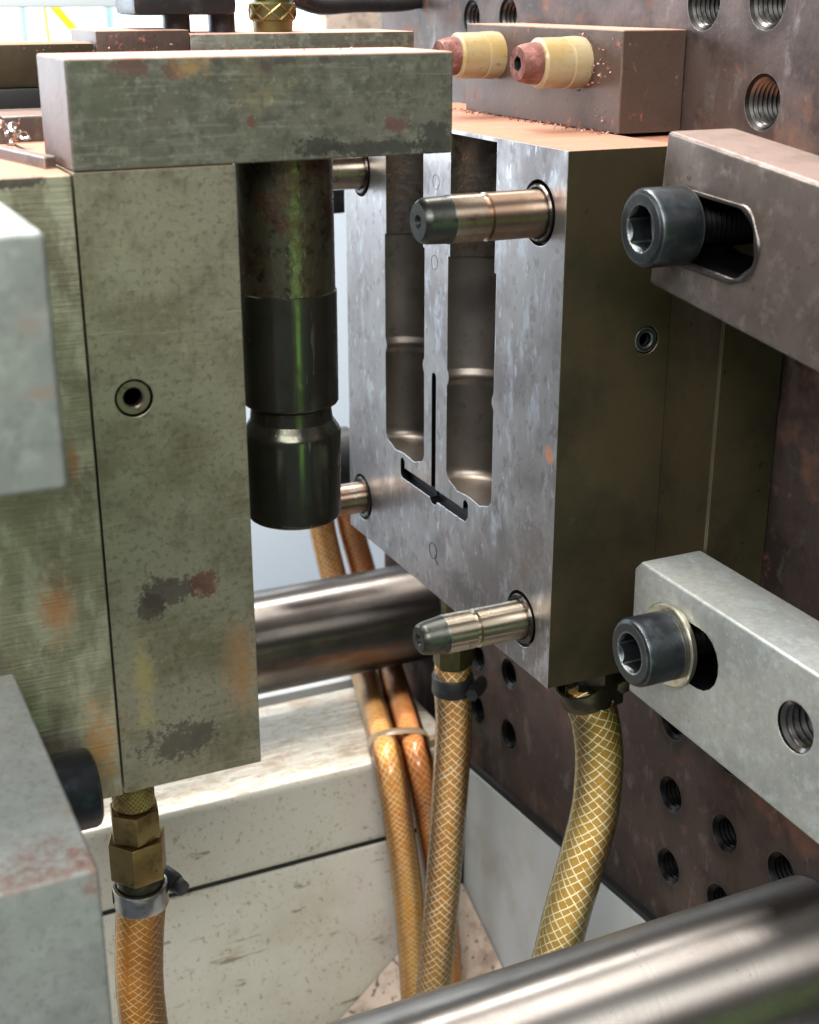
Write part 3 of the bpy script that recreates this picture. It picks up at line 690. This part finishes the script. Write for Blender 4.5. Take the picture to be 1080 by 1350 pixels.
# ================================================================== CAP SCREWS
def cap_screw(label, x_back, x_face, y, z, r, sgn=-1, shank=0.05, hexrot=0.2):
    """head from x_back (seat) to x_face; the shank runs the other way"""
    t = thing('cap_screw', label, 'screw', (x_back, y, z), 'hex socket cap screws of the strap clamps')
    L = abs(x_face - x_back)
    prof = [(r, 0.0), (r, sgn * (L - 0.0022)), (r - 0.0006, sgn * (L - 0.0009)), (r - 0.0020, sgn * L), (0, sgn * L)]
    hd = MB().lathe([(0, 0)] + prof, 'x', (x_back, y, z), 64)
    hx = MB().prism([(y + a_, z + b_) for a_, b_ in hexpoly(r * 0.60, hexrot)], 'x', x_back + sgn * (L * 0.42), x_back + sgn * (L + 0.004))
    ch_ = MB().lathe([(r * 0.5, sgn * (L - 0.0022)), (r * 0.63, sgn * (L + 0.001))], 'x', (x_back, y, z), 48)
    obj_cut('head', hd, [hx, ch_], ['black_bolt', 'black_bolt'], t)
    pr = [(r * 0.62, 0.0)]
    n = int(shank / 0.0022)
    for i in range(n):
        h = -sgn * (0.0004 + i * 0.0022)
        pr += [(r * 0.62, h), (r * 0.54, h - sgn * 0.0010), (r * 0.54, h - sgn * 0.0012)]
    pr.append((r * 0.6, -sgn * shank))
    obj('threaded_shank', MB().lathe(pr, 'x', (x_back, y, z), 40), 'dark_thread', t, ang=20)
    return t
cap_screw('black hex socket cap screw standing in the slot of the rust brown clamp', XC - 0.0008, XC - 0.0190, bu[0], bu[1], 0.0146, hexrot=0.28)
cap_screw('black hex socket cap screw seated on a bright washer at the grey clamp', XC - 0.0032, XC - 0.0205, bw[0], bw[1], 0.0143, hexrot=0.10)
wa = obj('washer', MB().lathe([(0.0100, -0.0001), (0.0172, -0.0001), (0.0176, -0.0005), (0.0176, -0.0024), (0.0170, -0.0030), (0.0100, -0.0030), (0.0100, -0.0001)], 'x', (XC, bw[0], bw[1]), 64, caps=False), 'washer')
tag(wa, 'bright zinc washer between the cap screw and the light grey clamp', 'washer')
e = pix(126, 1036, x=-0.206)
cap_screw('black cap screw head beside the brass fitting, on the clamp below', XL + 0.0006, XL + 0.0240, e.y, e.z, 0.0150, sgn=1, shank=0.04)
cap_screw('black cap screw just peeking past the pale clamp end above', XL + 0.0006, XL + 0.0080, -0.0700, 0.2100, 0.0150, sgn=1, shank=0.04)

# ================================================================== HOSES
def spline(pts, n=16):
    P = [Vector(p) for p in pts]; P = [P[0] * 2 - P[1]] + P + [P[-1] * 2 - P[-2]]; out = []
    for i in range(1, len(P) - 2):
        for k in range(n):
            t = k / n; a_, b_, c_, d_ = P[i - 1:i + 3]
            out.append(0.5 * ((2 * b_) + (c_ - a_) * t + (2 * a_ - 5 * b_ + 4 * c_ - d_) * t * t + (3 * b_ - a_ - 3 * c_ + d_) * t ** 3))
    out.append(P[-2]); return out
def resample(P, step):
    out = [P[0]]; acc = 0
    for a_, b_ in zip(P, P[1:]):
        L = (b_ - a_).length; pos = step - acc
        while pos <= L:
            out.append(a_.lerp(b_, pos / L)); pos += step
        acc = (acc + L) % step
    return out
def hose(label, pts, r, key, starts=12, ang=42, thr=0.00042, group='braided hoses'):
    P = resample(spline(pts), 0.0022); F = par_frames(P)
    t = thing('braided_hose', label, 'hose', P[-1], group)
    obj('tube', MB().sweep(P, r, 28, frames=F), 'hose_' + key, t)
    obj('clear_sheath', MB().sweep(P, r + 0.0006, 28, frames=F), 'sheath_' + key, t)
    tw = math.tan(math.radians(ang)) / r * 0.0022
    sd = random.uniform(0, 50)
    br_ = MB()
    for sgn in (1, -1):
        for k in range(starts):
            ph = 2 * math.pi * k / starts
            pts_ = []
            for i, p in enumerate(P):
                n_, b_ = F[i]; q = ph + sgn * tw * i + 0.16 * mnoise.noise((i * 0.05, k * 3.7 + sgn * 9, sd)) + 0.05 * mnoise.noise((i * 0.4, k * 1.7 + sgn * 5, sd))
                wv = 0.00012 * math.sin(q * starts / 2 + sgn)
                pts_.append(p + (n_ * math.cos(q) + b_ * math.sin(q)) * (r - 0.00002 + wv))
            # flat ribbon section
            fr = []
            for i, p in enumerate(pts_):
                rad = (pts_[i] - P[i]).normalized()
                tt = (pts_[min(i + 1, len(P) - 1)] - pts_[max(i - 1, 0)]).normalized()
                fr.append((rad * 0.55, tt.cross(rad).normalized()))
            br_.sweep(pts_, [thr * (1 + 0.45 * mnoise.noise((i * 0.12, k * 2.3 + sgn * 4, sd + 7))) for i in range(len(pts_))], 5, frames=fr)
    o = obj('braid', br_, 'braid_' + key, t, ang=60)
    o['kind'] = 'stuff'
    return t
# left hose under the brass fitting
fx, fy = -0.1822, 0.030
hl = [(fx, fy, -0.0685), (fx - 0.0002, fy, -0.078), pix(184, 1230, y=fy), pix(184, 1290, y=fy), pix(190, 1350, y=fy), pix(205, 1450, y=fy)]
hose('orange braided hose clamped below the brass fitting', hl, 0.0100, 'orange', 13, ang=50, thr=0.00027)
# centre hose
cx_, cyy = 0.0116, 0.116
hc = [(cx_, cyy, -0.044), (cx_, cyy, -0.058), pix(598, 960, y=cyy), pix(592, 1060, y=cyy), pix(583, 1180, y=cyy), pix(572, 1300, y=cyy), pix(560, 1400, y=cyy)]
hose('ochre braided hose under the black worm clamp at the mould', hc, 0.0094, 'ochre', 12, ang=45, thr=0.00032)
# right hose
ry = 0.020
hr = [(0.0408, ry, -0.0225), pix(776, 918, y=ry), pix(785, 950, y=ry), pix(790, 1000, y=ry), pix(784, 1070, y=ry), pix(766, 1140, y=ry), pix(746, 1210, y=ry), pix(728, 1280, y=ry), pix(700, 1370, y=ry)]
hose('golden braided hose bending down from the mould corner to the bright tie bar', hr, 0.0112, 'gold', 12, ang=44, thr=0.00034)
# two hoses at the back
zh = -0.1588
hb1 = [pix(409, 600, y=.40), pix(424, 690, y=.39), pix(440, 760, y=.376), pix(461, 830, y=.356), pix(481, 893, z=zh), pix(503, 970, z=zh), pix(513, 1006, y=.216), pix(524, 1075, y=.205), pix(538, 1180, y=.200), pix(546, 1290, y=.195), pix(550, 1400, y=.19)]
hose('amber braided hose, the paler of the two tied together behind the tie bar', hb1, 0.0088, 'amber', 13, ang=48, thr=0.00032)
hb2 = [pix(446, 600, y=.40), pix(462, 690, y=.39), pix(478, 750, y=.38), pix(498, 825, y=.357), pix(518, 893, z=zh), pix(541, 968, z=zh), pix(552, 1006, y=.212), pix(566, 1080, y=.206), pix(578, 1150, y=.202), pix(588, 1250, y=.190), pix(592, 1380, y=.185)]
hose('dark reddish brown braided hose tied to the amber hose behind the tie bar', hb2, 0.0088, 'brown', 13, ang=48, thr=0.00030)
# nylon tie round the pair
A = pix(507, 984, z=zh); B = pix(545, 980, z=zh)
ax = (B - A).normalized(); dn = (pix(513, 1006, y=.216) - pix(481, 893, z=zh)).normalized(); dn = (dn - ax * dn.dot(ax)).normalized(); nn = ax.cross(dn).normalized()
loop = []
mid = (A + B) / 2; hw = (B - A).length / 2
for i in range(49):
    t = 2 * math.pi * i / 48
    cxp = math.copysign(hw, math.cos(t)) if abs(math.cos(t)) > 1e-6 else 0
    loop.append(mid + ax * (hw * max(-1, min(1, 1.5 * math.cos(t))) + 0.0100 * math.cos(t)) + nn * (0.0103 * math.sin(t)))
ct = thing('cable_tie', 'clear nylon cable tie round the two hoses behind the bar', 'cable tie', tuple(mid))
fr = [((p - mid).normalized() * 0.25, dn) for p in loop]
obj('strap', MB().sweep(loop, 0.0040, 8, frames=fr, caps=False), 'tie_strap', ct)
hp = mid + ax * (hw + 0.0115)
obj('lock', MB().box(hp.x - 0.003, hp.x + 0.004, hp.y - 0.003, hp.y + 0.003, hp.z - 0.003, hp.z + 0.003), 'tie_strap', ct, bev=0.0006)

# ================================================================== FITTINGS AND HOSE CLAMPS
ft = thing('hose_fitting', 'tarnished brass hose fitting with two hex nuts under the olive mould', 'fitting', (fx, fy, -0.004))
kn = MB().lathe([(0.0086, -0.003), (0.0086, -0.0275), (0.0078, -0.0285)], 'z', (fx, fy, 0), 40)
col_ = obj('knurled_collar', kn, 'brass', ft)
kk = MB()
for sgn in (1, -1):
    for k in range(26):
        pts_ = []
        for i in range(13):
            h = -0.0175 - i * 0.0008; q = 2 * math.pi * k / 26 + sgn * i * 0.085
            pts_.append((fx + 0.0087 * math.cos(q), fy + 0.0087 * math.sin(q), h))
        kk.sweep(pts_, 0.0003, 4)
obj('knurling', kk, 'mesh', col_)['kind'] = 'stuff'
def nut(name, r, z0, z1, rot, m, par, x, y):
    mb = MB().prism([(x + a_, y + b_) for a_, b_ in hexpoly(r, rot)], 'z', z0, z1)
    c_ = MB().lathe([(r * 0.9, z1 + 0.0008), (r * 1.05, z1 - 0.0016), (r * 1.3, z1 - 0.0016), (r * 1.3, z1 + 0.0008), (r * 0.9, z1 + 0.0008)], 'z', (x, y, 0), 48, caps=False)
    return obj(name, mb, m, par, bev=0.0007)
nut('hex_nut', 0.0112, -0.0425, -0.0290, 0.35, 'brass', ft, fx, fy)
nut('hex_nut', 0.0128, -0.0615, -0.0432, 0.15, 'brass', ft, fx, fy)
obj('barb', MB().lathe([(0.0092, -0.0615), (0.0099, -0.0635), (0.0098, -0.069)], 'z', (fx, fy, 0), 32), 'dark_chrome', ft)
f2 = thing('hose_fitting', 'dull green brass hex fitting half hidden by a guide pin', 'fitting', (cx_, cyy, 0))
obj('stem', MB().lathe([(0.0062, -0.0002), (0.0062, -0.034)], 'z', (cx_, cyy, 0), 32), 'green_brass', f2)
nut('hex_nut', 0.0108, -0.0430, -0.0250, 0.4, 'green_brass', f2, cx_, cyy)
obj('barb', MB().lathe([(0.0085, -0.043), (0.0085, -0.048)], 'z', (cx_, cyy, 0), 32), 'black', f2)

def hose_clamp(label, c, r, w, m_band, m_house, ang, dirz=None, slots=True, wing=False):
    c = Vector(c); t = thing('hose_clamp', label, 'hose clamp', tuple(c), 'hose clamps on the braided hoses')
    Z = (dirz or Vector((0, 0, 1))).normalized(); Xa = Vector((math.cos(ang), math.sin(ang), 0)); Xa = (Xa - Z * Xa.dot(Z)).normalized(); Ya = Z.cross(Xa)
    mb = MB(); n = 64; v = []; f = []
    prof = [(r, -w / 2), (r + 0.0009, -w / 2 + 0.0002), (r + 0.0012, -w / 2 + 0.0008), (r + 0.0009, 0), (r + 0.0012, w / 2 - 0.0008), (r + 0.0009, w / 2 - 0.0002), (r, w / 2)]
    for i in range(n):
        q = 2 * math.pi * i / n; d = Xa * math.cos(q) + Ya * math.sin(q)
        for (rr, h) in prof: v.append(c + d * rr + Z * h)
    k = len(prof)
    for i in range(n):
        j = (i + 1) % n
        for a_ in range(k):
            b_ = (a_ + 1) % k
            f.append((i * k + a_, j * k + a_, j * k + b_, i * k + b_))
    mb.add(v, f); band = obj('band', mb, m_band, t, ang=50)
    if slots:
        for i in range(14):
            q = 0.55 + i * 0.16; d = Xa * math.cos(q) + Ya * math.sin(q); tg = Z.cross(d)
            p = c + d * (r + 0.0012)
            s_ = MB(); vv = []
            sk = tg * 0.00045; hh = Z * (w * 0.30) + tg * 0.0005
            for e_ in (0.0003, -0.0008):
                vv += [p + d * e_ - sk - hh, p + d * e_ + sk - hh, p + d * e_ + sk + hh, p + d * e_ - sk + hh]
            s_.add(vv, [(0, 1, 2, 3), (4, 7, 6, 5), (0, 4, 5, 1), (1, 5, 6, 2), (2, 6, 7, 3), (3, 7, 4, 0)])
            obj('slot', s_, 'plain_black', band)
    # worm housing with screw
    p = c + Xa * (r + 0.0042)
    hb = MB().sweep([p - Ya * 0.0065, p - Ya * 0.004, p + Ya * 0.004, p + Ya * 0.0065], [0.0034, 0.0042, 0.0042, 0.0034], 14, frames=[(Xa, Z)] * 4, flat=w / 0.0095)
    hs = obj('worm_housing', hb, m_house, t, ang=50)
    sb = MB().sweep([p - Ya * 0.0064, p - Ya * 0.0105], 0.0036, 6, frames=[(Xa, Z)] * 2)
    obj('worm_screw', sb, m_house, t, bev=0.0005)
    if wing:
        pts_ = [p + Ya * 0.004 + Xa * 0.002, p + Ya * 0.006 + Xa * 0.005 + Z * 0.001, p + Ya * 0.006 + Xa * 0.0085 - Z * 0.002, p + Ya * 0.004 + Xa * 0.0095 - Z * 0.008]
        obj('wing', MB().sweep(spline(pts_, 6), 0.0045, 10, flat=0.16, frames=None), m_house, t)
    return t
hose_clamp('bright steel worm clamp below the brass hex nuts', (fx, fy, -0.0725), 0.0106, 0.0105, 'chrome', 'black', math.radians(20))
hose_clamp('black worm clamp below the dull green hex fitting', (cx_, cyy, -0.0545), 0.0100, 0.0105, 'black', 'black', math.radians(-45))
f3 = thing('hose_fitting', 'oily black fitting hidden between the mould corner and the golden hose', 'fitting', (0.040, ry, 0))
obj('hex_nut', MB().prism([(0.0400 + a_, ry + b_) for a_, b_ in hexpoly(0.0128, 0.2)], 'z', -0.0235, -0.0003), 'dark_chrome', f3, bev=0.0008)
cR = pix(772, 908, y=ry); hose_clamp('oily worm clamp at the mould corner above the golden hose', cR, 0.0121, 0.0105, 'dark_chrome', 'dark_chrome', math.radians(-15), (pix(768, 900, y=ry) - pix(785, 945, y=ry)), True, True)

# ================================================================== SMALL THINGS ABOVE AND BEHIND
yb2 = 0.16
def pbox(px0, py0, px1, py1, y, dy, mb=None):
    a_, b_ = pix(px0, (py0 + py1) / 2, y=y), pix(px1, (py0 + py1) / 2, y=y)
    z1 = pix((px0 + px1) / 2, py0, y=y).z; z0 = pix((px0 + px1) / 2, py1, y=y).z
    return (mb or MB()).box(a_.x, b_.x, y, y + dy, z0, z1)
o = obj('spacer_bar', pbox(252, 43, 546, 110, yb2, 0.05), 'arm', bev=0.0006); tag(o, 'dark mottled steel bar lying behind the grey green top bar', 'bar')
o = obj('pink_dusted_block', pbox(128, 40, 251, 110, yb2, 0.05), 'dirty_brown', bev=0.0006); tag(o, 'pinkish rust dusted block next to the dark mottled bar', 'block')
v = thing('valve_block', 'black valve block on two short posts in front of the bright window', 'valve', tuple(pix(245, 40, y=0.18)))
obj('valve_body', pbox(174, -60, 312, 20, 0.17, 0.035), 'black', v, bev=0.003)
for (p0, p1) in ((215, 250), (275, 309)):
    a_, b_ = pix(p0, 30, y=0.185), pix(p1, 30, y=0.185)
    obj('post', MB().lathe([((b_.x - a_.x) * 0.5, pix(230, 46, y=0.185).z), ((b_.x - a_.x) * 0.5, pix(230, 12, y=0.185).z)], 'z', ((a_.x + b_.x) / 2, 0.185, 0), 32), 'black', v)
bf = thing('air_fitting', 'brass fitting with crossed mesh sleeve beside the black valve block', 'fitting', tuple(pix(360, 40, y=0.18)))
a_ = pix(360, 40, y=0.18); rr = (pix(388, 20, y=0.18).x - pix(332, 20, y=0.18).x) / 2
z0 = a_.z; z1 = pix(360, 5, y=0.18).z; z2 = pix(360, -40, y=0.18).z
sl2 = obj('sleeve', MB().lathe([(rr * 0.85, z0 - 0.003), (rr * 0.9, z0 + 0.004), (rr, z0 + 0.005), (rr * 1.02, z1), (rr * 0.8, z1 + 0.001), (rr * 0.8, z2)], 'z', (a_.x, 0.18, 0), 40), 'green_brass', bf)
kk = MB()
for sgn in (1, -1):
    for k in range(8):
        kk.sweep([(a_.x + rr * 1.03 * math.cos(2 * math.pi * k / 8 + sgn * i * 0.1), 0.18 + rr * 1.03 * math.sin(2 * math.pi * k / 8 + sgn * i * 0.1), z0 + 0.005 + (z1 - z0 - 0.005) * i / 8) for i in range(9)], 0.0005, 5)
obj('mesh_sleeve', kk, 'mesh', sl2)['kind'] = 'stuff'
cb = obj('cable', MB().sweep(spline([pix(380, -6, y=0.22), pix(420, 8, y=0.24), pix(470, 6, y=0.27), pix(540, 4, y=0.31), pix(600, -14, y=0.34)], 8), 0.0042, 14), 'black'); tag(cb, 'black cable running from the brass fitting towards the platen', 'cable')
o = obj('overhead_beam', pbox(-60, -60, 176, 10, 0.5, 0.05), 'wall', bev=0.002); tag(o, 'pale grey beam crossing above the window', 'beam')
o = obj('guard_rail', pbox(430, 10, 560, 100, 0.7, 0.02), 'chute', bev=0.002); tag(o, 'pale pinkish panel behind the black cable', 'panel')
# left rear
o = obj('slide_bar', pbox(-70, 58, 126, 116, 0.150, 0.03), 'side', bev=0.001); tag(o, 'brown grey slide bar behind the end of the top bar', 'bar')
o = obj('shaded_gap_strip', pbox(-70, 117, 126, 152, 0.147, 0.03), 'plain_black', bev=0.001); tag(o, 'black strip standing for the shaded gap under the brown grey slide bar', 'strip')  # black fill that paints in the shade of the gap below the bar
o = obj('rusty_ledge', pbox(-70, 153, 100, 215, 0.110, 0.05), 'brown', bev=0.001); tag(o, 'rusty ledge under the black gap strip', 'ledge')
A = pix(-40, 160, y=0.09); B = pix(66, 214, y=0.02)
o = obj('rusty_rib', MB().sweep([(A.x, A.y, 0.2370), (B.x, B.y, 0.2370)], 0.0030, 4), 'brown'); tag(o, 'rusty slanting rib on top of the olive backing plate', 'rib')
# swarf curls
cur = MB()
for k in range(9):
    p = pix(random.uniform(0, 45), random.uniform(158, 186), y=0.085); rr = random.uniform(0.0008, 0.002); ph = random.uniform(0, 6); d = Vector((random.uniform(-1, 1), random.uniform(-1, 1), random.uniform(-0.4, 0.4))).normalized()
    n_ = d.orthogonal().normalized(); b_ = d.cross(n_)
    cur.sweep([p + (n_ * math.cos(ph + t * 0.6) + b_ * math.sin(ph + t * 0.6)) * rr + d * t * 0.0006 for t in range(14)], 0.0004, 4, flat=2)
o = obj('swarf', cur, 'chip'); o['kind'] = 'stuff'; o['label'] = 'bright curled metal swarf lying on the rusty ledge'; o['category'] = 'swarf'
# pink shavings along the foot of the block and on its face
sv = MB()
def crumb(p, s):
    q = [Vector((random.uniform(-1, 1), random.uniform(-1, 1), random.uniform(-1, 1))) * s for _ in range(4)]
    sv.add([Vector(p) + c_ for c_ in q], [(0, 1, 2), (0, 2, 3), (0, 3, 1), (1, 3, 2)])
for k in range(260):
    y = random.uniform(0.047, 0.2); x = 0.0531 - abs(random.gauss(0, 0.004)) - 0.0006
    crumb((x, y, H + 0.0006), random.uniform(0.0003, 0.0010))
for k in range(70):
    y = random.gauss(0.062, 0.004); z = random.uniform(0.236, 0.275)
    if random.random() < 0.5: y = 0.0795 + 0.012 * math.cos(k); z = 0.2626 + 0.012 * math.sin(k)
    crumb((0.0526, y, z), random.uniform(0.0003, 0.0009))
for k in range(60):
    crumb((random.uniform(-0.19, -0.052), random.uniform(0.0, 0.1), 0.2719), random.uniform(0.0002, 0.0008))
o = obj('rust_shavings', sv, 'shaving', ang=5); o['kind'] = 'stuff'; o['label'] = 'pink rust shavings along the foot of the brown block'; o['category'] = 'shavings'
# dark bracket glimpsed between core and mould
o = obj('dark_roller', MB().lathe([(0, -0.06), (0.020, -0.06), (0.021, -0.058), (0.021, 0.004)], 'x', tuple(pix(452, 606, y=0.30)), 40), 'black'); tag(o, 'dark roller glimpsed between the black core and the mould', 'roller')
o = obj('dark_bracket', pbox(425, 245, 455, 282, 0.30, 0.03), 'black', bev=0.001); tag(o, 'small dark bracket glimpsed below a far guide pin', 'bracket')
